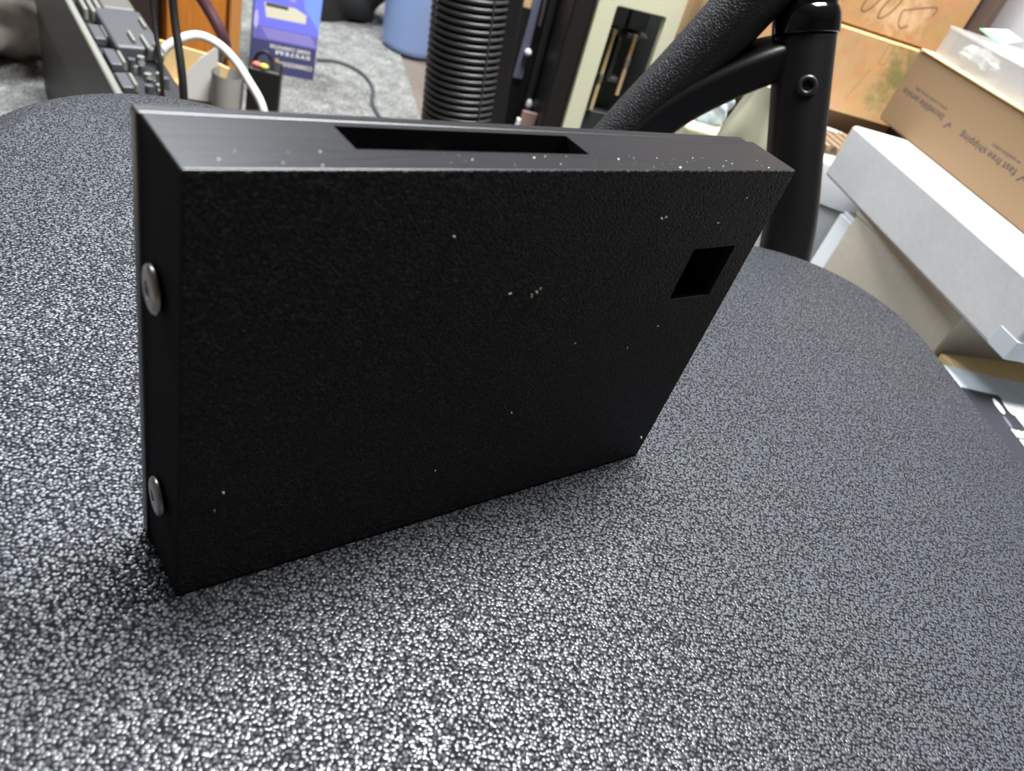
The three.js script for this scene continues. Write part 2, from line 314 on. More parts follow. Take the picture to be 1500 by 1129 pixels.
{
  const ev = new Evaluator(); ev.useGroups = false;
  const outer = new RoundedBoxGeometry(W, 1, TB, 3, 0.0042); outer.translate(W / 2, 0.5, -TB / 2);
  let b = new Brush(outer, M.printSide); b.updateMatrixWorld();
  const cuts = [cutBox(0.06, 0.06, -TB - 0.1, W - 0.06, 0.955, -0.022), cutBox(0.287, 0.9, -0.1525, 0.787, 1.1, -0.068), cutBox(1.172, 0.642, -0.1, 1.328, 0.794, 0.1)];
  for (const c of cuts) { c.updateMatrixWorld(); b = ev.evaluate(b, c, SUBTRACTION); b.updateMatrixWorld(); }
  const g = b.geometry.index ? b.geometry.toNonIndexed() : b.geometry;
  // sort the faces: the bed-textured front, the layer-lined sides, the hollow
  const p = g.attributes.position, n = g.attributes.normal, bins = { f: [], s: [], w: [], i: [] };
  for (let i = 0; i < p.count; i += 3) {
    const cx = (p.getX(i) + p.getX(i + 1) + p.getX(i + 2)) / 3, cy = (p.getY(i) + p.getY(i + 1) + p.getY(i + 2)) / 3, cz = (p.getZ(i) + p.getZ(i + 1) + p.getZ(i + 2)) / 3;
    const front = n.getZ(i) > 0.7 && n.getZ(i + 1) > 0.7 && cz > -0.006;
    const hollow = cx > 0.02 && cx < W - 0.02 && cy > 0.02 && cy < 0.985 && cz < -0.006;
    (front ? bins.f : hollow ? bins.i : Math.min(Math.abs(n.getX(i)), Math.abs(n.getX(i + 1)), Math.abs(n.getX(i + 2))) > 0.8 && (cx < 0.01 || cx > W - 0.01) ? bins.w : bins.s).push(i, i + 1, i + 2);
  }
  const pick = (ids, lines) => {
    const q = new Float32Array(ids.length * 3), uv = new Float32Array(ids.length * 2), nn = new Float32Array(ids.length * 3);
    ids.forEach((id, k) => {
      const x = p.getX(id), y = p.getY(id), z = p.getZ(id); q.set([x, y, z], k * 3); nn.set([n.getX(id), n.getY(id), n.getZ(id)], k * 3);
      uv.set(lines ? [(Math.abs(n.getY(id)) > 0.5 ? x : y) * H, z * H] : [x * H, y * H], k * 2);
    });
    const o = new THREE.BufferGeometry(); o.setAttribute('position', new THREE.BufferAttribute(q, 3)); o.setAttribute('normal', new THREE.BufferAttribute(nn, 3)); o.setAttribute('uv', new THREE.BufferAttribute(uv, 2));
    return warp(o);
  };
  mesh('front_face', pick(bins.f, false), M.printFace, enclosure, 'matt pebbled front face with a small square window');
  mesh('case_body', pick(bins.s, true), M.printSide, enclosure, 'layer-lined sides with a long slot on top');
  for (const end of [0, 1]) mesh('side_wall', pick(bins.w.filter((id) => (p.getX(id) > W / 2) === !!end), true), M.printWallShaded, enclosure, 'matt black end wall dulled to look shaded');
  mesh('hollow', pick(bins.i, false), M.inside, enclosure, 'dark inside of the enclosure');
  // back lid with a thin seam
  const lid = new RoundedBoxGeometry(W - 0.012, 0.998, T - TB - 0.003, 2, 0.006); lid.translate((W - 0.012) / 2 - 0.004, 0.499, -(T + TB + 0.003) / 2);
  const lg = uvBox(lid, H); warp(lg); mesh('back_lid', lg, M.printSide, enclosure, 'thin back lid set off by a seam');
  // two button-head hex socket screws on the left side
  const prof = [[0.0001, -0.0042], [0.0150, -0.0042], [0.0150, 0.0100], [0.0158, 0.0108], [0.0160, 0.0108], [0.0330, 0.0100], [0.0335, 0.0099], [0.0385, 0.0080], [0.0412, 0.0050], [0.0420, 0.0018], [0.0420, -0.001], [0.0400, -0.0025], [0.018, -0.003], [0.018, -0.06], [0.0001, -0.06]];
  for (const [y, z] of [[0.737, -0.099], [0.238, -0.088]]) {
    const body = lathe(prof, 40), hex = new THREE.CylinderGeometry(0.0135, 0.0135, 0.0015, 6); hex.translate(0, -0.0030, 0);
    const g2 = join([body, hex]); g2.rotateZ(Math.PI / 2); g2.translate(-0.008, y, z); g2.scale(H, H, H);
    mesh('screw', g2, M.steel, enclosure, 'bright steel button-head screw with a hex socket');
  }
  // lint and dust caught on the print
  const bits = [], r = mulberry(19);
  const speck = (x, y, z, s, flat) => { const q = new THREE.IcosahedronGeometry(s, 0); q.scale(1 + r(), 0.5 + r() * 0.5, 0.6 + r()); q.rotateZ(r() * 3); if (flat) q.scale(1, 0.5, 1); q.translate(x, y, z); bits.push(q); };
  for (const [x, y, s] of [[0.716, 0.72, 0.0045], [0.706, 0.712, 0.0035], [0.724, 0.728, 0.003], [0.645, 0.725, 0.0028], [1.003, 0.885, 0.0035], [1.016, 0.888, 0.003], [0.47, 0.87, 0.0028], [1.375, 0.09, 0.0045], [0.78, 0.35, 0.0022], [1.21, 0.865, 0.0025], [0.9, 0.55, 0.0022], [1.1, 0.5, 0.0026], [1.18, 0.56, 0.002], [0.09, 0.31, 0.003], [0.075, 0.26, 0.0025], [0.6, 0.2, 0.002], [1.27, 0.93, 0.0022]]) speck(x, y, 0.001, s);
  for (let k = 0; k < 46; k++) speck(0.06 + r() * 1.3, 1.0005, -0.01 - r() * 0.05, 0.0006 + r() * r() * 0.0016, true);
  speck(0.47, 0.958, -0.13, 0.006);
  const lg2 = join(bits); lg2.scale(H, H, H); const o = mesh('lint', lg2, M.lint, enclosure, 'pale specks of lint and dust'); o.userData.kind = 'stuff';
}

/* --------------------------------------------- stack of boxes on the right */
const yaw = -Math.atan2(0.4497, 0.8932);          // these boxes share one heading
const STACK = (name, label, cat, group) => thing(name, label, cat, [0, 0, 0], yaw, group);
function atBase(o, x, y, z) { o.position.copy(V(x, y, z).applyAxisAngle(V(0, 1, 0), yaw)); return o; }
{ // tan carton nearest the seat, then the beige carton and what carries it
  const t = thing('carton', 'tan cardboard carton with the grey mailing bag lying on it', 'carton', [0.731, FY, -0.09], -Math.atan2(0.35, 0.94));
  mesh('body', box(0.004, 0, 0.003, 0.52, 0.352, 0.30, 0.003), M.tan, t);
  mesh('top_flap', box(0.004, 0.3522, 0.003, 0.25, 0.3600, 0.30, 0.002), M.tan, t);
}
{
  const t = thing('carton', 'beige carton directly under the long white box', 'carton', [0.731, -0.22, -0.09], -Math.atan2(0.35, 0.94));
  mesh('body', box(0, 0, -0.19, 0.26, 0.146, 0, 0.002), M.beigeCard, t);
  mesh('lid', box(-0.0010, 0.1425, -0.1910, 0.2610, 0.1498, 0.0010, 0.002), M.beigeCard, t);
}
{
  const t = thing('carton', 'tan carton on the floor under the beige carton', 'carton', [0.731, FY, -0.09], -Math.atan2(0.35, 0.94));
  mesh('body', box(0.01, 0, -0.18, 0.25, 0.255, -0.005, 0.002), M.tan, t);
  mesh('top_flap', box(0.01, 0.2552, -0.18, 0.25, 0.2595, -0.005, 0.001), M.tan, t);
}
{
  const t = atBase(STACK('box', 'long white cardboard box with worn edges under the brown printed box', 'box'), 0.5886, -0.0699, -0.687);
  mesh('body', box(0, 0, 0, 0.34, 0.0634, 0.36, 0.004, 3), M.whiteCard, t);
  mesh('end_flap', box(0.002, 0.004, -0.0016, 0.338, 0.060, 0.0, 0.0006), M.tan, t);
  mesh('tape', box(-0.0008, 0.002, 0.337, 0.12, 0.020, 0.3612, 0.0003), M.film, t);
}
{
  const t = atBase(STACK('box', 'brown shipping box printed with upside-down dark lettering on top of the white box', 'box'), 0.6633, -0.0065, -0.7524);
  mesh('body', box(0, 0, 0, 0.26, 0.0845, 0.325, 0.0015), M.cardBrown, t);
  mesh('top_flap', box(-0.002, 0.0847, 0.004, 0.13, 0.0870, 0.322, 0.0008), M.tan, t);
  mesh('top_flap', box(0.132, 0.0847, 0.004, 0.262, 0.0870, 0.322, 0.0008), M.tan, t);
  mesh('end_flap', box(0.001, 0.002, -0.0028, 0.259, 0.0865, 0, 0.0008), M.cardBrown, t);
  // print on the long side
  const tex = canvasTex(1600, 424, (c, w, h) => {
    c.fillStyle = '#866c4e'; c.fillRect(0, 0, w, h);
    const px = w / 0.316; // metres to pixels; z runs along the canvas
    const say = (text, zEnd, y, size, len) => { c.save(); c.translate((zEnd + 0.7484) * px, h - (y + 0.0035) * px); c.rotate(Math.PI); c.fillStyle = '#3a2f38'; c.font = `bold ${size}px sans-serif`; const k = len * px / c.measureText(text).width; c.scale(k, 1); c.fillText(text, 0, 0); c.restore(); };
    const tick = (zEnd) => { c.save(); c.translate((zEnd + 0.7484) * px, h - 0.0385 * px); c.rotate(Math.PI); c.strokeStyle = '#3a2f38'; c.lineWidth = 9; c.beginPath(); c.moveTo(2, -18); c.lineTo(18, -2); c.lineTo(50, -36); c.stroke(); c.restore(); };
    say('Incredible service', -0.6510, 0.0385, 46, 0.089);
    say('with a smile every day', -0.6535, 0.0455, 22, 0.068);
    tick(-0.6330);
    say('fast free shipping', -0.5155, 0.0358, 46, 0.098);
    say('on qualified orders', -0.5190, 0.0432, 22, 0.046);
    tick(-0.5000);
  });
    const back = new THREE.BoxGeometry(0.0004, 0.0805, 0.316), uvb = back.attributes.uv;   // a thin printed liner, print on its outer face
  for (let i = 0; i < uvb.count; i++) uvb.setXY(i, back.attributes.position.getZ(i) / 0.316 + 0.5, (back.attributes.position.getY(i) + 0.04025) / (424 / 1600 * 0.316));
  back.translate(-0.0003, 0.0422, 0.162);
  mesh('printed_side', back, std({ map: tex, roughness: 0.85 }), t, 'brown side with dark upside-down lettering');
}
{
  const t = atBase(STACK('organizer_box', 'clear plastic compartment box on top of the brown shipping box', 'box'), 0.6702, 0.0806, -0.7352);
  const L = 0.29, D = 0.18, h = 0.0325, w = 0.0018;
  mesh('shell', [box(0, 0, 0, D, w, L, 0), box(0, w, 0, w, h - 0.004, L, 0), box(D - w, w, 0, D, h - 0.004, L, 0), box(w, w, 0, D - w, h - 0.004, w, 0), box(w, w, L - w, D - w, h - 0.004, L, 0)], M.clear, t);
  for (let k = 1; k < 5; k++) mesh('divider', box(w, w, k * 0.058 - 0.001, D - w, h - 0.006, k * 0.058 + 0.001, 0), M.clear, t);
  mesh('lid', box(-0.001, h - 0.0035, -0.001, D + 0.001, h - 0.0005, L + 0.001, 0.001), M.clear, t);
}
{
  const t = atBase(STACK('paper_slip', 'white paper slip with a green edge propped on the clear compartment box', 'paper'), 0.7127, 0.1128, -0.7020);
  const q = [V(-0.036, 0.0080, 0.002), V(0, 0, 0), V(0.041, 0.0090, -0.018), V(0.0142, 0.0140, -0.018)];
  const slab = (c) => { const nn = c[1].clone().sub(c[0]).cross(c[2].clone().sub(c[0])).normalize().multiplyScalar(0.0008), p = [...c, ...c.map((v) => v.clone().add(nn))], g = new THREE.BufferGeometry(); g.setAttribute('position', new THREE.Float32BufferAttribute([0, 2, 1, 0, 3, 2, 4, 5, 6, 4, 6, 7, 0, 1, 5, 0, 5, 4, 1, 2, 6, 1, 6, 5, 2, 3, 7, 2, 7, 6, 3, 0, 4, 3, 4, 7].flatMap((k) => p[k].toArray()), 3)); g.computeVertexNormals(); return g; };
  const mix = (a, b, k) => a.clone().lerp(b, k);
  mesh('sheet', slab([mix(q[0], q[3], 0.13), mix(q[1], q[2], 0.13), q[2], q[3]]), std({ color: 0xf5f5f2, roughness: 0.7 }), t);
  mesh('green_edge', slab([q[0], q[1], mix(q[1], q[2], 0.125), mix(q[0], q[3], 0.125)]), std({ color: 0x7fe08a, roughness: 0.6 }), t, 'bright green edge strip');
}
{ // small white offcut of foam inside the clear box
  const t = atBase(STACK('foam_piece', 'white crumpled packing foam inside the clear compartment box', 'foam'), 0.6745, 0.0829, -0.729);
  const g = new THREE.IcosahedronGeometry(1, 4), p = g.attributes.position, r = mulberry(4);
  for (let i = 0; i < p.count; i++) { const v = V(p.getX(i), p.getY(i), p.getZ(i)); const k = 1 + 0.12 * Math.sin(v.x * 7 + v.z * 5) + 0.08 * Math.sin(v.y * 9 + v.x * 4); p.setXYZ(i, v.x * 0.02 * k + 0.022, Math.max(0, v.y * 0.011 * k + 0.0105), v.z * 0.026 * k + 0.031); }
  g.computeVertexNormals(); mesh('foam', toCreasedNormals(g, 1), std({ color: 0xf3f3f1, roughness: 0.8 }), t);
}
{ // grey mailing bag with a black label
  const t = thing('mailing_bag', 'pale grey plastic mailing bag lying on the tan carton at the right edge', 'bag', [0.786, -0.12, 0.071], -Math.atan2(0.51, 0.86));
  const g = new THREE.BoxGeometry(0.30, 0.010, 0.24, 52, 2, 40), p = g.attributes.position;
  for (let i = 0; i < p.count; i++) { const x = p.getX(i), z = p.getZ(i), e = Math.min(1, Math.min(0.15 - Math.abs(x), 0.12 - Math.abs(z)) / 0.02); const top = p.getY(i) > 0.001; p.setY(i, top ? 0.001 + 0.0045 * Math.sqrt(Math.max(0, e)) + 0.0012 * Math.sin(x * 40 + z * 23) * e : p.getY(i) < -0.001 ? 0.0002 : 0.0006); }
  g.translate(-0.022, 0, 0.036); g.computeVertexNormals(); mesh('pouch', uvBox(g), M.poly, t);
  const lab = canvasTex(256, 512, (c, w, h) => {
    c.fillStyle = '#25262c'; c.fillRect(0, 0, w, h); c.fillStyle = '#f4f4f2';
    for (const [x, y] of [[150, 70], [226, 62]]) { c.beginPath(); c.ellipse(x, y, 20, 44, 0.25, 0, 7); c.fill(); }
    c.fillStyle = '#5c5a68'; c.beginPath(); c.ellipse(118, 158, 12, 34, 0.2, 0, 7); c.fill();
    c.fillStyle = '#e8e8e6'; const r = mulberry(6);
    for (let j = 0; j < 5; j++) for (let i = 0; i < 4; i++) { c.fillRect(96 + i * 36, 196 + j * 50, 9, 40); if (r() > 0.4) c.fillRect(96 + i * 36, 196 + j * 50, 24, 9); if (r() > 0.4) c.fillRect(96 + i * 36, 228 + j * 50, 24, 8); c.fillRect(114 + i * 36, 204 + j * 50, 8, 32); }
  });
  const lb = new THREE.BoxGeometry(0.060, 0.0006, 0.13); lb.translate(-0.136, 0.0066, 0.024); const a = lb.attributes.uv;
  for (let i = 0; i < a.count; i++) a.setXY(i, (lb.attributes.position.getX(i) + 0.1409) / 0.040, 1 - (lb.attributes.position.getZ(i) + 0.041) / 0.13);
  mesh('label', lb, std({ map: lab, roughness: 0.45 }), t, 'black label with white ovals and white lettering');
}
{ // translucent white tray standing on end, left of the beige carton
  const t = thing('plastic_tray', 'narrow translucent white plastic tray standing on end beside the beige carton', 'tray', [0.8165, FY, -0.2790], -Math.atan2(0.35, 0.94));
  mesh('panel', box(-0.004, 0, -0.012, 0.10, 0.388, -0.004, 0.002), phys({ color: 0xf2f7ff, transmission: 0.2, thickness: 0, roughness: 0.35 }), t);
  mesh('rim', box(-0.008, 0, -0.0125, -0.0045, 0.390, 0.012, 0.0015), std({ color: 0xeef4fb, roughness: 0.35 }), t);
  mesh('rim', box(-0.0045, 0.389, -0.0125, 0.10, 0.394, 0.012, 0.0015), std({ color: 0xeef4fb, roughness: 0.35 }), t);
}
{ // grey bucket
  const t = thing('bucket', 'grey plastic bucket with a paler rim standing behind the armrest post', 'bucket', [0.974, FY, -0.420]);
  mesh('body', lathe([[0.0001, 0.001], [0.086, 0.001], [0.090, 0.006], [0.092, 0.355], [0.090, 0.356], [0.0001, 0.356]]), M.bucket, t);
  mesh('rim', lathe([[0.0001, 0.357], [0.0915, 0.357], [0.0945, 0.359], [0.0940, 0.405], [0.091, 0.410], [0.085, 0.411], [0.0001, 0.411]]), M.bucketLid, t);
}
{ // ribbed brown strip on the bucket
  const t = thing('ribbed_strip', 'strip of ribbed brown corrugated card lying across the bucket', 'cardboard', [0.912, -0.0685, -0.452], yaw + 0.10);
  mesh('sheet', box(0.0, 0, -0.02, 0.125, 0.004, 0.05, 0.001), M.cardBrown, t);
  for (let k = 0; k < 15; k++) mesh('rib', rod([0.004 + k * 0.0084, 0.008, -0.018], [0.004 + k * 0.0084, 0.008, 0.0515], 0.0040, 10), k % 2 ? M.cardBrown : std({ color: 0x4a3d30, roughness: 0.8 }), t);
}
{ // two cartons behind
  const lowTex = canvasTex(1024, 320, (c, w, h) => {
    c.fillStyle = '#c09a6b'; c.fillRect(0, 0, w, h); const r = mulberry(31);
    for (let k = 0; k < 260; k++) { c.fillStyle = `rgba(${150 + r() * 70},${110 + r() * 50},${60 + r() * 40},0.10)`; c.beginPath(); c.ellipse(r() * w, r() * h, 10 + r() * 60, 6 + r() * 30, r() * 3, 0, 7); c.fill(); }
    // mildew stain, left as a mottled patch
    for (let k = 0; k < 420; k++) { const x = 880 + (r() + r() - 1) * 85, y = 140 + (r() + r() - 1) * 150; c.fillStyle = `rgba(${96 + r() * 50},${92 + r() * 40},${52 + r() * 26},${0.06 + 0.14 * r()})`; c.beginPath(); c.ellipse(x - (y - 140) * 0.1, y, 4 + r() * 16, 4 + r() * 14, 0, 0, 7); c.fill(); }
    c.strokeStyle = 'rgba(140,90,50,0.55)'; c.lineWidth = 3; c.strokeRect(780, 60, 24, 66); c.beginPath(); c.moveTo(764, 150); c.lineTo(730, 270); c.stroke();
  });
  const upTex = canvasTex(1024, 640, (c, w, h) => {
    c.fillStyle = '#b88f60'; c.fillRect(0, 0, w, h); const r = mulberry(57);
    for (let k = 0; k < 300; k++) { c.fillStyle = `rgba(${170 + r() * 60},${120 + r() * 60},${70 + r() * 50},0.12)`; c.beginPath(); c.ellipse(r() * w, r() * h, 10 + r() * 70, 6 + r() * 30, r() * 3, 0, 7); c.fill(); }
    // torn pale patch where a label was pulled off
    for (let k = 0; k < 160; k++) { c.fillStyle = `rgba(226,190,150,${0.10 + 0.14 * r()})`; c.beginPath(); c.ellipse(770 + (r() + r() - 1) * 130, 560 + (r() + r() - 1) * 90, 6 + r() * 24, 5 + r() * 12, r() * 3, 0, 7); c.fill(); }
    // pencilled figures: upside-down 005 with a crossed-out stroke
    c.strokeStyle = 'rgba(70,52,36,0.75)'; c.lineWidth = 5;
    for (const [x, y] of [[652, 540], [724, 544]]) { c.beginPath(); c.ellipse(x, y, 20, 52, 0.42, 0, 7); c.stroke(); }
    c.beginPath(); c.moveTo(560, 470); c.quadraticCurveTo(600, 540, 540, 575); c.stroke();
    c.strokeStyle = 'rgba(110,70,55,0.8)'; c.beginPath(); c.moveTo(775, 548); c.quadraticCurveTo(830, 525, 888, 508); c.quadraticCurveTo(906, 512, 894, 534); c.moveTo(775, 550); c.quadraticCurveTo(780, 590, 800, 600); c.quadraticCurveTo(815, 598, 826, 585); c.stroke();
  });
  const faced = (g, u0, u1, v0, v1) => { const p = g.attributes.position, a = g.attributes.uv; for (let i = 0; i < p.count; i++) a.setXY(i, (p.getX(i) - u0) / (u1 - u0), (p.getY(i) - v0) / (v1 - v0)); return g; };
  const zf = -0.9044;                              // where the fronts stand, along the stack's heading
  const t0 = atBase(STACK('carton', 'plain brown carton on the floor under the stained carton', 'carton'), 0.60, FY, zf - 0.315);
  mesh('body', box(0, 0, 0.01, 0.215, 0.427, 0.29, 0.003), M.cardBrown, t0);
  mesh('lid', box(-0.002, 0.400, 0.008, 0.217, 0.432, 0.292, 0.003), M.cardBrown, t0);
  const t1 = atBase(STACK('carton', 'cardboard carton with a dark mildew stain behind the armrest post', 'carton'), 0.50, -0.0475, zf - 0.30);
  mesh('body', box(0, 0, 0, 0.325, 0.106, 0.299, 0.003), M.card, t1);
  mesh('front_panel', faced(box(0.001, 0.001, 0.2992, 0.324, 0.105, 0.3012, 0.0008), -0.08, 0.32, 0, 0.125), std({ map: lowTex, roughness: 0.85 }), t1, 'tan front panel with a mottled greenish stain');
  const t2 = atBase(STACK('carton', 'cardboard carton with pencilled figures stacked on the stained carton', 'carton'), 0.50, 0.0600, zf - 0.31);
  mesh('body', box(0, 0, 0, 0.325, 0.25, 0.299, 0.003), M.card, t2);
  mesh('front_panel', faced(box(0.001, 0.002, 0.2992, 0.324, 0.248, 0.3012, 0.0008), -0.08, 0.32, 0, 0.25), std({ map: upTex, roughness: 0.85 }), t2, 'tan front panel with loose pencilled figures');
  const t3 = atBase(STACK('board', 'dark brown board standing upright beside the pencilled carton', 'board'), 0.835, FY, zf - 0.05);
  mesh('panel', box(0, 0, 0, 0.012, 0.85, 0.06, 0.001), std({ color: 0x5a4a44, roughness: 0.8 }), t3);
  const t4 = atBase(STACK('box', 'large pale grey box standing behind the clear compartment box', 'box'), 0.90, FY, zf - 0.25);
  mesh('body', box(0, 0, 0, 0.35, 0.80, 0.30, 0.004), std({ color: 0xc9c8cb, roughness: 0.7 }), t4);
  mesh('lid', box(-0.003, 0.80, -0.003, 0.353, 0.84, 0.303, 0.004), std({ color: 0xd5d4d8, roughness: 0.7 }), t4);
}

/* --------------------------------------------------- middle background */
{ // cream drive case standing on its side: a bezel round a dark recess
  const t = thing('drive_case', 'cream electronics case standing upright with a dark recess and two brass rods', 'electronics', [0.7655, FY, -0.7377], -Math.atan2(0.43, 0.90));
  t.rotation.z = 0.045;
  const s = new THREE.Shape(), r = 0.006, q = (a, b) => [a, b];
  const rr = (sh, x0, y0, x1, y1, r) => { sh.moveTo(x0 + r, y0); sh.lineTo(x1 - r, y0); sh.quadraticCurveTo(x1, y0, x1, y0 + r); sh.lineTo(x1, y1 - r); sh.quadraticCurveTo(x1, y1, x1 - r, y1); sh.lineTo(x0 + r, y1); sh.quadraticCurveTo(x0, y1, x0, y1 - r); sh.lineTo(x0, y0 + r); sh.quadraticCurveTo(x0, y0, x0 + r, y0); return sh; };
  rr(s, 0.008, 0.012, 0.132, 0.56, 0.004); s.holes.push(rr(new THREE.Path(), 0.033, 0.205, 0.112, 0.464, r));
  const g = new THREE.ExtrudeGeometry(s, { depth: 0.010, bevelEnabled: true, bevelSize: 0.0015, bevelThickness: 0.0015, bevelSegments: 2 }); g.translate(0, 0, -0.010);
  mesh('bezel', uvBox(g), M.cream, t, 'cream bezel with a rounded rectangular opening');
  mesh('case_shell', box(0.008, 0.012, -0.092, 0.132, 0.56, -0.085, 0.003), M.cream, t);
  mesh('side_panel', box(-0.026, 0.012, -0.092, 0.006, 0.56, -0.006, 0.004), M.black, t, 'side panel with its shade put into the black colour');
  mesh('recess_back', box(0.010, 0.014, -0.084, 0.130, 0.558, -0.060, 0.002), M.darkGreen, t, 'dark back of the recess');
  for (const [x, y0, y1] of [[0.052, 0.305, 0.425], [0.086, 0.335, 0.425]]) {
    const rd = mesh('rod', rod([x, y0, -0.030], [x, y1, -0.030], 0.0032), M.brass, t, 'slim brass coloured rod');
    mesh('collar', rod([x, y0 + 0.045, -0.030], [x, y0 + 0.056, -0.030], 0.0048), M.steel, rd);
  }
  for (const [x0, y0, x1, y1] of [[0.036, 0.428, 0.066, 0.462], [0.070, 0.430, 0.100, 0.462], [0.034, 0.418, 0.060, 0.426], [0.074, 0.416, 0.108, 0.424], [0.034, 0.352, 0.052, 0.360], [0.064, 0.350, 0.082, 0.358], [0.034, 0.207, 0.110, 0.302], [0.062, 0.352, 0.070, 0.415]]) mesh('mechanism_block', box(x0, y0, -0.056, x1, y1, -0.034, 0.002), (y1 - y0) < 0.012 ? M.darkGrey : M.darkGreen, t);
}
{
  const t = atBase(STACK('carton', 'tall cardboard carton at the back between the cream case and the armrest', 'carton'), 0.50, FY, -1.62);
  mesh('body', box(0, 0.0, 0, 0.40, 0.72, 0.26, 0.003), M.card, t);
  mesh('flap', box(0.002, 0.44, 0.2602, 0.398, 0.7195, 0.264, 0.001), M.card, t);
  mesh('tape', box(0.15, 0.0, 0.2642, 0.20, 0.72, 0.2648, 0.0002), M.cardBrown, t);
}
{ // plastic bag and cream tub right of it
  const t = atBase(STACK('storage_box', 'cream storage box standing behind the armrest brace', 'box'), 0.402, FY, -0.700);
  mesh('body', box(0, 0, -0.12, 0.058, 0.395, 0, 0.006, 3), M.creamBox, t);
  mesh('lid', box(-0.003, 0.395, -0.124, 0.061, 0.422, 0.004, 0.006, 3), M.creamBox, t);
}
{
  const t = thing('plastic_bag', 'crumpled translucent plastic bag with bright highlights left of the armrest post', 'bag', [0.716, -0.0578, -0.462], -0.44);
  const g = new THREE.SphereGeometry(1, 48, 40), p = g.attributes.position;
  for (let i = 0; i < p.count; i++) { const x = p.getX(i), y = p.getY(i), z = p.getZ(i), k = 1 + 0.10 * Math.sin(x * 6 + y * 4) + 0.06 * Math.sin(z * 9 - y * 7) + 0.05 * Math.sin(x * 15 + z * 3); p.setXYZ(i, x * 0.026 * k, Math.max(0.0, 0.020 + y * 0.026 * k), z * 0.022 * k); }
  g.computeVertexNormals(); mesh('film', g, M.film, t);
}
{ // shelf under the bag: a low grey-beige sack
  const t = thing('cloth_sack', 'beige cloth sack standing behind the plastic bag', 'sack', [0.694, FY, -0.367], -0.44);
  const g = new THREE.CylinderGeometry(0.040, 0.044, 0.50, 48, 40), p = g.attributes.position;
  for (let i = 0; i < p.count; i++) { const x = p.getX(i), y = p.getY(i) + 0.25, z = p.getZ(i), a = Math.atan2(z, x), k = (1 - sstep(0.43, 0.50, y) * 0.35) * (1 + 0.07 * Math.sin(a * 5 + y * 28) + 0.04 * Math.sin(a * 11 - y * 43)); p.setXYZ(i, x * k, y, z * k); }
  g.computeVertexNormals(); mesh('sack', g, std({ color: 0x84836f, roughness: 0.9 }), t);
}
{ // tower fan with a ribbed grille
  const t = thing('tower_fan', 'black tower fan with a curved horizontally ribbed grille', 'fan', [0.632, FY, -0.778], -Math.atan2(0.43, 0.90));
  t.rotation.z = 0.12;
  const R = 0.056;
  mesh('core', lathe([[0.0001, 0.012], [R - 0.010, 0.012], [R - 0.009, 0.02], [R - 0.009, 0.62], [0.0001, 0.62]], 40), std({ color: 0x2a2b2d, roughness: 0.6 }), t);
  mesh('foot', lathe([[0.0001, 0.004], [0.09, 0.004], [0.092, 0.010], [0.085, 0.016], [0.0001, 0.020]], 48), M.black, t);
  const slat = new THREE.TorusGeometry(R - 0.004, 0.0036, 8, 40, Math.PI * 1.25); slat.rotateX(Math.PI / 2); slat.rotateY(0.25); slat.scale(1, 0.85, 1);
  const gm = std({ color: 0x2a2b2d, roughness: 0.42 });
  for (let k = 0; k < 58; k++) { const o = mesh('grille_slat', slat, gm, t); o.position.y = 0.075 + k * 0.0093; }
  mesh('housing', box(0.034, 0.012, -0.062, 0.064, 0.62, 0.034, 0.006, 3), std({ color: 0x101014, roughness: 0.35 }), t, 'smooth black rear housing');
  mesh('grille_bar', rod([0.022, 0.07, R - 0.006], [0.022, 0.62, R - 0.006], 0.0016, 8), gm, t);
}
{ // dark cabinet behind, with a silver handle rod
  const t = thing('dark_cabinet', 'dark blue-grey cabinet with a thin silver rod between the fan and the cream case', 'cabinet', [0.7582, FY, -0.8687], -Math.atan2(0.43, 0.90));
  t.rotation.z = 0.05;
  mesh('carcass', box(-0.012, 0.006, -0.20, 0.085, 0.66, 0.0, 0.004), M.black, t);
  mesh('side_trim', box(-0.010, 0.30, 0.0005, 0.016, 0.655, 0.006, 0.002), std({ color: 0x5b5d70, roughness: 0.4 }), t, 'blue-grey trim panel');
  mesh('trim_strip', box(0.028, 0.02, 0.0005, 0.0395, 0.655, 0.010, 0.002), std({ color: 0x26262a, roughness: 0.4 }), t);
  mesh('silver_rod', rod([0.021, 0.387, 0.012], [0.021, 0.62, 0.012], 0.0032), M.steel, t, 'thin silver rod');
  mesh('stud', new THREE.SphereGeometry(0.006, 20, 14).translate(0.013, 0.345, 0.012), std({ color: 0xd9d9e0, roughness: 0.3 }), t, 'small bright stud');
  mesh('stud', new THREE.SphereGeometry(0.0065, 20, 14).scale(0.8, 1.3, 0.8).translate(0.034, 0.267, 0.016), std({ color: 0xd9d9e0, roughness: 0.3 }), t, 'small bright stud');
}
{
  const t = thing('cardboard_piece', 'orange cardboard strip in a black sleeve standing before the dark cabinet', 'cardboard', [0.7582, FY, -0.8687], -0.445);
  mesh('sheet', box(-0.052, 0, 0.008, -0.020, 0.62, 0.011, 0.001), M.card, t);
  mesh('sleeve', box(-0.054, 0, 0.0112, -0.018, 0.408, 0.016, 0.001), M.black, t, 'black sleeve over its lower part');
}
{
  const t = thing('cardboard_piece', 'small pinkish brown carton corner at the foot of the fan', 'cardboard', [0.738, FY, -0.797], -0.445);
  mesh('sheet', box(-0.012, 0, -0.006, 0.012, 0.275, 0.0, 0.001), std({ color: 0x8a7068, roughness: 0.85 }), t);
  mesh('white_edge', box(-0.018, 0, -0.004, -0.0125, 0.262, 0.004, 0.001), std({ color: 0xd8d6d4, roughness: 0.8 }), t, 'white edge');
}
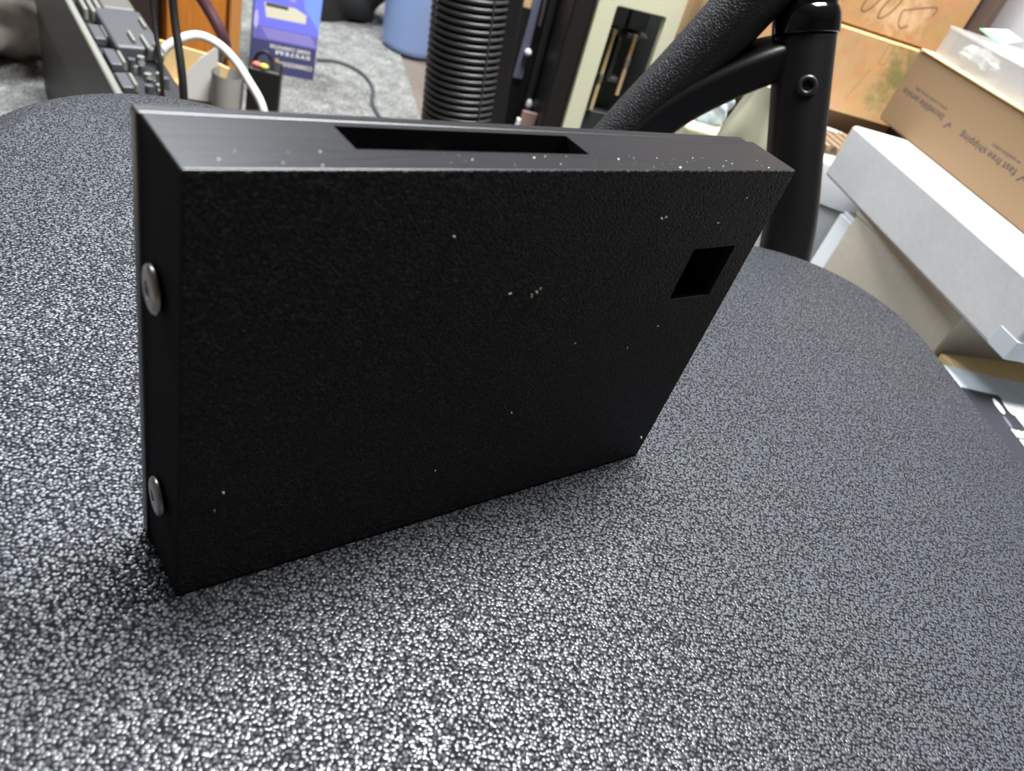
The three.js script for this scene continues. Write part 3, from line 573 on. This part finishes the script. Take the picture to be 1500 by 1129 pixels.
{ // blue translucent tub on the carpet
  const t = thing('plastic_tub', 'translucent blue plastic tub standing on the carpet behind the fan', 'tub', [1.10, FY + 0.0065, -1.815], -0.3);
  const w = 0.003;
  mesh('wall', lathe([[0.0001, 0.001], [0.072, 0.001], [0.079, 0.006], [0.083, 0.02], [0.098, 0.26], [0.104, 0.264], [0.104, 0.268], [0.095, 0.268], [0.080, 0.022], [0.074, 0.006], [0.0001, 0.005]], 56), M.blueTub, t);
}
{
  const t = thing('jar', 'dark blue jar standing inside the translucent blue tub', 'jar', [1.125, FY + 0.0125, -1.80]);
  mesh('body', lathe([[0.0001, 0], [0.040, 0], [0.043, 0.004], [0.043, 0.085], [0.036, 0.098], [0.0001, 0.099]]), std({ color: 0x4a5678, roughness: 0.4 }), t);
  mesh('cap', lathe([[0.0001, 0.099], [0.038, 0.099], [0.039, 0.102], [0.039, 0.118], [0.036, 0.121], [0.0001, 0.121]]), std({ color: 0x5a6890, roughness: 0.4 }), t);
}
{ // blue printed box, standing upside down
  const t = thing('product_box', 'blue printed product box standing upside down on the carpet', 'box', [0.6315, FY + 0.0065, -1.5606], -Math.atan2(0.2873, 0.9579));
  const tex = canvasTex(512, 1024, (c, w, h) => {
    const X = (m) => (m + 0.0637) / 0.1386 * w, Y = (m) => h - m / 0.28 * h;
    c.fillStyle = '#7478ea'; c.fillRect(0, 0, w, h);
    c.fillStyle = '#7d9cf4'; c.beginPath(); c.moveTo(w * 0.55, 0); c.lineTo(w, 0); c.lineTo(w, Y(0.11)); c.lineTo(w * 0.75, Y(0.15)); c.fill();
    c.fillStyle = '#6a63b4'; c.beginPath(); c.moveTo(0, Y(0.098)); c.lineTo(w, Y(0.098)); c.lineTo(w, Y(0.062)); c.lineTo(0, Y(0.07)); c.fill();
    c.fillStyle = '#3d4068'; c.fillRect(0, Y(0.070), w, h);
    c.fillStyle = '#d9d6bd'; c.beginPath(); c.moveTo(X(-0.044), Y(0.148)); c.lineTo(X(0.020), Y(0.148)); c.lineTo(X(0.045), Y(0.138)); c.lineTo(X(0.045), Y(0.120)); c.lineTo(X(-0.038), Y(0.118)); c.closePath(); c.fill();
    c.fillStyle = '#4a4640'; c.fillRect(X(-0.040), Y(0.1475), X(0.006) - X(-0.040), 26);
    c.fillStyle = 'rgba(190,180,230,0.75)'; for (let k = 0; k < 5; k++) c.fillRect(X(-0.045 + 0.003 * k), Y(0.095 - k * 0.0045), X(0.060) - X(-0.045), 7);
    const say = (s, x1, y, size, len, col) => { c.save(); c.translate(X(x1), Y(y)); c.rotate(Math.PI); c.fillStyle = col; c.font = `bold ${size}px sans-serif`; c.scale(len / 0.1386 * w / c.measureText(s).width, 1); c.fillText(s, 0, 0); c.restore(); };
    say('HOME COMPUTER', 0.062, 0.0635, 40, 0.088, '#e6e2da'); say('SYSTEM', 0.064, 0.0525, 44, 0.078, '#e6e2da'); say('COMMODORE', 0.070, 0.030, 50, 0.080, '#d9d4c6');
    c.fillStyle = '#c9a24a'; c.fillRect(X(-0.012), Y(0.034), 26, 26);
    c.fillStyle = 'rgba(205,200,235,0.8)'; c.beginPath(); c.ellipse(X(-0.058), Y(0.110), 16, 70, 0, 0, 7); c.fill();
    c.fillStyle = 'rgba(200,180,235,0.7)'; c.beginPath(); c.ellipse(X(0.01), Y(0.166), 40, 16, 0.4, 0, 7); c.fill();
  });
  mesh('carton', box(-0.0637, 0, -0.07, 0.0749, 0.28, -0.0008, 0.001), std({ color: 0x34387a, roughness: 0.5 }), t);
  const g = new THREE.BoxGeometry(0.1386, 0.28, 0.0008); g.translate(0.0056, 0.14, -0.0002); const a = g.attributes.uv, p = g.attributes.position;
  for (let i = 0; i < a.count; i++) a.setXY(i, (p.getX(i) + 0.0637) / 0.1386, p.getY(i) / 0.28);
  mesh('printed_front', g, std({ map: tex, roughness: 0.4 }), t, 'blue front print with a beige keyboard and white lettering');
}
/* ------------------------------------------------------- left background */
{ // orange wooden furniture
  const t = thing('wooden_cabinet', 'orange-brown wooden cabinet at the back wall behind the cables', 'cabinet', [0.46, FY, -1.52]);
  mesh('panel', box(-0.08, 0.05, -0.20, 0.035, 0.80, 0, 0.004), M.wood, t, 'orange wooden side panel');
  mesh('plinth', box(-0.08, 0.0065, -0.20, 0.035, 0.0495, -0.01, 0.003), std({ color: 0x4a2a12, roughness: 0.6 }), t);
  mesh('stile', box(0.038, 0.0065, -0.03, 0.062, 0.80, 0.012, 0.004), std({ color: 0xa9733a, roughness: 0.55 }), t, 'paler upright wooden stile');
  mesh('top', box(-0.085, 0.801, -0.21, 0.066, 0.825, 0.02, 0.004), M.wood, t);
}
{
  const t = thing('shadow_block', 'dark brown block added as the shadows left of the orange cabinet', 'shadow_fill', [0.335, FY, -1.55]);
  mesh('body', box(-0.06, 0.0065, -0.20, 0.038, 0.50, 0, 0.004), std({ color: 0x231610, roughness: 0.6 }), t);  // dark block added to stand for the brown shadows beside the cabinet
  mesh('lid', box(-0.062, 0.50, -0.202, 0.040, 0.53, 0.004, 0.004), std({ color: 0x2c1c14, roughness: 0.6 }), t);
}
{
  const t = thing('gap_shade_panel', 'black panel added as the shade in the gap between the wooden cabinet and the blue product box', 'board', [0.545, FY, -1.66]);
  mesh('panel', box(-0.014, 0.0065, -0.012, 0.018, 0.70, 0, 0.002), M.black, t);  // black panel added to stand for the shade between cabinet and box
  mesh('edge_band', box(0.0185, 0.0065, -0.012, 0.021, 0.70, 0, 0.0008), M.black, t);
}
tag(mesh('hose', tube([[0.272, -0.10, -1.18], [0.305, -0.165, -1.172], [0.345, -0.215, -1.16], [0.372, -0.262, -1.145], [0.398, -0.33, -1.25], [0.41, -0.455, -1.33]], 0.009), M.hose), 'dark plum coloured hose arching in front of the wooden cabinet', 'hose');
tag(mesh('cable', tube([[0.150, 0.30, -0.72], [0.158, 0.05, -0.722], [0.1658, -0.082, -0.722], [0.1684, -0.152, -0.696], [0.168, -0.30, -0.69], [0.17, -0.462, -0.70]], 0.0024), M.cableBlack), 'thinner black cable hanging in front of the grey machine', 'cable');
tag(mesh('cable', tube([[0.178, 0.30, -0.72], [0.182, 0.05, -0.72], [0.1845, -0.0785, -0.7187], [0.1877, -0.1525, -0.691], [0.190, -0.30, -0.68], [0.195, -0.460, -0.69]], 0.0042), M.cableBlack), 'thicker black cable hanging in front of the open carton', 'cable');
tag(mesh('cable', tube([[0.225, -0.30, -0.985], [0.238, -0.232, -0.983], [0.2566, -0.2124, -0.9808], [0.2837, -0.2011, -0.9774], [0.3083, -0.2069, -0.9679], [0.3285, -0.2235, -0.9553], [0.3443, -0.2454, -0.9413], [0.3577, -0.268, -0.9269], [0.366, -0.30, -0.915]], 0.0058), M.cableWhite), 'thick white cable bent in an arch above the open carton', 'cable');
tag(mesh('cable', tube([[0.76, FY + 0.0108, -1.66], [0.815, FY + 0.0108, -1.66], [0.850, FY + 0.0108, -1.61], [0.845, FY + 0.0108, -1.52], [0.80, FY + 0.0108, -1.42], [0.775, FY + 0.0108, -1.30]], 0.0042), M.cableGrey), 'thin grey cable curving over the pale carpet', 'cable');
{ // open carton with flaps
  const t = thing('open_carton', 'small open cardboard carton with raised flaps behind the seat', 'carton', [0.3293, FY, -1.0964], -Math.atan2(0.43, 0.90));
  mesh('body', [box(-0.075, 0.0065, -0.10, 0.045, 0.155, 0.0, 0.002)], M.card, t);
  const fl = (pts, depth, mat, lab) => { const s = new THREE.Shape(pts.map(([a, b]) => new THREE.Vector2(a, b))); const g = new THREE.ExtrudeGeometry(s, { depth, bevelEnabled: false }); return mesh('flap', uvBox(g), mat, t, lab); };
  fl([[0.018, 0.228], [0.021, 0.140], [-0.032, 0.135], [-0.030, 0.170], [-0.008, 0.202]], 0.004, std({ color: 0xcfcdc8, roughness: 0.8 }), 'grey-white flap turned to the camera');
  fl([[0.0225, 0.140], [0.0195, 0.202], [0.036, 0.198], [0.024, 0.140]], 0.004, M.tan, 'tan flap');
  const bk = fl([[-0.072, 0.150], [-0.072, 0.209], [0.002, 0.205], [0.012, 0.150]], 0.004, M.tan, 'tan flap'); bk.position.z = -0.02;
}
{ // black adapter
  const t = thing('power_adapter', 'black power adapter with a cable loop in front of the blue box', 'adapter', [0.3941, FY, -1.0203], -Math.atan2(0.43, 0.90));
  mesh('case', box(-0.024, 0.0065, -0.05, 0.024, 0.222, 0.0, 0.004, 3), M.black, t);
  mesh('cord', tube([[-0.018, 0.222, -0.02], [-0.012, 0.238, -0.02], [0.0, 0.243, -0.018], [0.009, 0.232, -0.016], [0.013, 0.218, -0.01]], 0.0030, 30, 8), M.cableBlack, t);
  mesh('red_plug', new THREE.SphereGeometry(0.005, 16, 12).scale(1.4, 0.9, 1).translate(-0.012, 0.2262, -0.006), std({ color: 0xc05a4a, roughness: 0.5 }), t, 'small red plug');
  mesh('yellow_plug', new THREE.SphereGeometry(0.005, 16, 12).scale(1.4, 0.9, 1).translate(-0.001, 0.2262, -0.004), std({ color: 0xb8b04a, roughness: 0.5 }), t, 'small yellow-green plug');
}
{
  const t = thing('plastic_cup', 'small grey translucent cup beside the black adapter', 'cup', [0.354, FY + 0.0065, -1.062]);
  mesh('cup', lathe([[0.0001, 0], [0.018, 0], [0.020, 0.003], [0.024, 0.19], [0.022, 0.19], [0.018, 0.006], [0.0001, 0.005]]), std({ color: 0x8c8a86, roughness: 0.5 }), t);
}
{ // dark grey machine lying on a crate
  const crate = thing('crate', 'black crate carrying the dark grey machine', 'crate', [0.18, FY, -1.10]);
  mesh('body', box(-0.035, 0.0065, -0.30, 0.05, 0.1745, 0.33, 0.004), M.black, crate);
  mesh('rim', box(-0.040, 0.165, -0.305, 0.055, 0.1795, 0.335, 0.004), M.black, crate);
  const t = thing('machine', 'dark grey machine with a ribbed top and a side coloured black as shade left of the cables', 'machine', [0.135, -0.30, -0.90]);
  mesh('side_panel', box(0, 0, -0.55, 0.012, 0.104, 0.17, 0.003), M.black, t, 'side panel with its shade put into the black colour');  // this side faces away from the lamp; its shade is in the colour
  mesh('edge_strip', box(-0.001, 0.104, -0.55, 0.0075, 0.112, 0.17, 0.003), M.midGrey, t, 'grey edge strip');
  mesh('bed', box(0.012, 0, -0.55, 0.080, 0.098, 0.165, 0.003), std({ color: 0x1c1d20, roughness: 0.5 }), t);
  mesh('cover_plate', box(0.026, 0.098, -0.095, 0.080, 0.116, 0.030, 0.004, 3), M.darkGrey, t, 'large grey cover plate');
  mesh('cover_plate', box(0.038, 0.098, -0.30, 0.078, 0.114, -0.105, 0.004, 3), std({ color: 0x5a5752, roughness: 0.5 }), t);
  for (const [x, z] of [[0.014, -0.15], [0.0225, -0.145], [0.031, -0.15], [0.014, -0.24], [0.0225, -0.24], [0.031, -0.24]]) mesh('rib', box(x, 0.098, z, x + 0.0055, 0.114, z + 0.06, 0.0022, 3), M.midGrey, t);
  for (const [x, z, l, h] of [[0.011, -0.055, 0.045, 0.108], [0.013, 0.02, 0.045, 0.108], [0.012, 0.085, 0.04, 0.107]]) { const b = mesh('block', box(x, 0.098, z, x + 0.013, h, z + l, 0.002), M.darkGrey, t); mesh('rib', box(x + 0.0132, 0.098, z + 0.004, x + 0.0175, h + 0.002, z + l - 0.004, 0.002), M.midGrey, b); }
  const r = mulberry(77);
  for (let k = 0; k < 16; k++) { const x = 0.034 + r() * 0.036, z = 0.040 + r() * 0.11; const c = mesh('knob', rod([x, 0.098, z], [x, 0.104 + r() * 0.010, z], 0.003 + r() * 0.002, 12), k % 3 ? M.darkGrey : M.midGrey, t); }
  for (const [x, z0, z1] of [[0.058, 0.0, 0.04], [0.070, -0.06, -0.03], [0.068, 0.02, 0.06], [0.046, -0.01, 0.02]]) mesh('bar', box(x, 0.116, z0, x + 0.004, 0.121, z1, 0.0015), M.midGrey, t);
}
{
  const t = thing('box', 'pale grey box standing behind the slumped fabric bag at the far left', 'box', [0.02, FY, -2.14]);
  mesh('body', box(-0.22, 0.0065, -0.20, 0.24, 0.40, 0, 0.004), std({ color: 0xb4b0b0, roughness: 0.8 }), t);
  mesh('lid', box(-0.224, 0.40, -0.204, 0.244, 0.43, 0.004, 0.004), std({ color: 0xbcb8b8, roughness: 0.8 }), t);
}
{ // soft bag on the floor at the far left
  const t = thing('fabric_bag', 'slumped grey-brown fabric bag on the floor at the far left', 'bag', [0.06, FY, -1.62]);
  const g = new THREE.SphereGeometry(1, 72, 48), p = g.attributes.position;
  for (let i = 0; i < p.count; i++) { const x = p.getX(i), y = p.getY(i), z = p.getZ(i), k = 1 + 0.06 * Math.sin(x * 5 + y * 9) + 0.05 * Math.sin(z * 11 + y * 5 + x * 3) + 0.03 * Math.sin(x * 21 - z * 9); p.setXYZ(i, x * 0.19 * k, Math.max(0.0065, 0.12 + y * 0.13 * k), z * 0.16 * k); }
  g.computeVertexNormals(); mesh('bag', uvBox(g), M.cloth, t);
}
{
  const t = thing('black_bag', 'black bag lying on the carpet behind the blue product box', 'bag', [0.94, FY, -2.04]);
  const g = new THREE.SphereGeometry(1, 48, 32), p = g.attributes.position;
  for (let i = 0; i < p.count; i++) { const x = p.getX(i), y = p.getY(i), z = p.getZ(i), k = 1 + 0.08 * Math.sin(x * 7 + y * 5) + 0.06 * Math.sin(z * 12 + x * 6); p.setXYZ(i, x * 0.16 * k, Math.max(0.0065, 0.07 + y * 0.10 * k), z * 0.09 * k); }
  g.computeVertexNormals(); mesh('bag', g, std({ color: 0x1b1b1d, roughness: 0.7 }), t);
}

renderer.render(scene, camera);
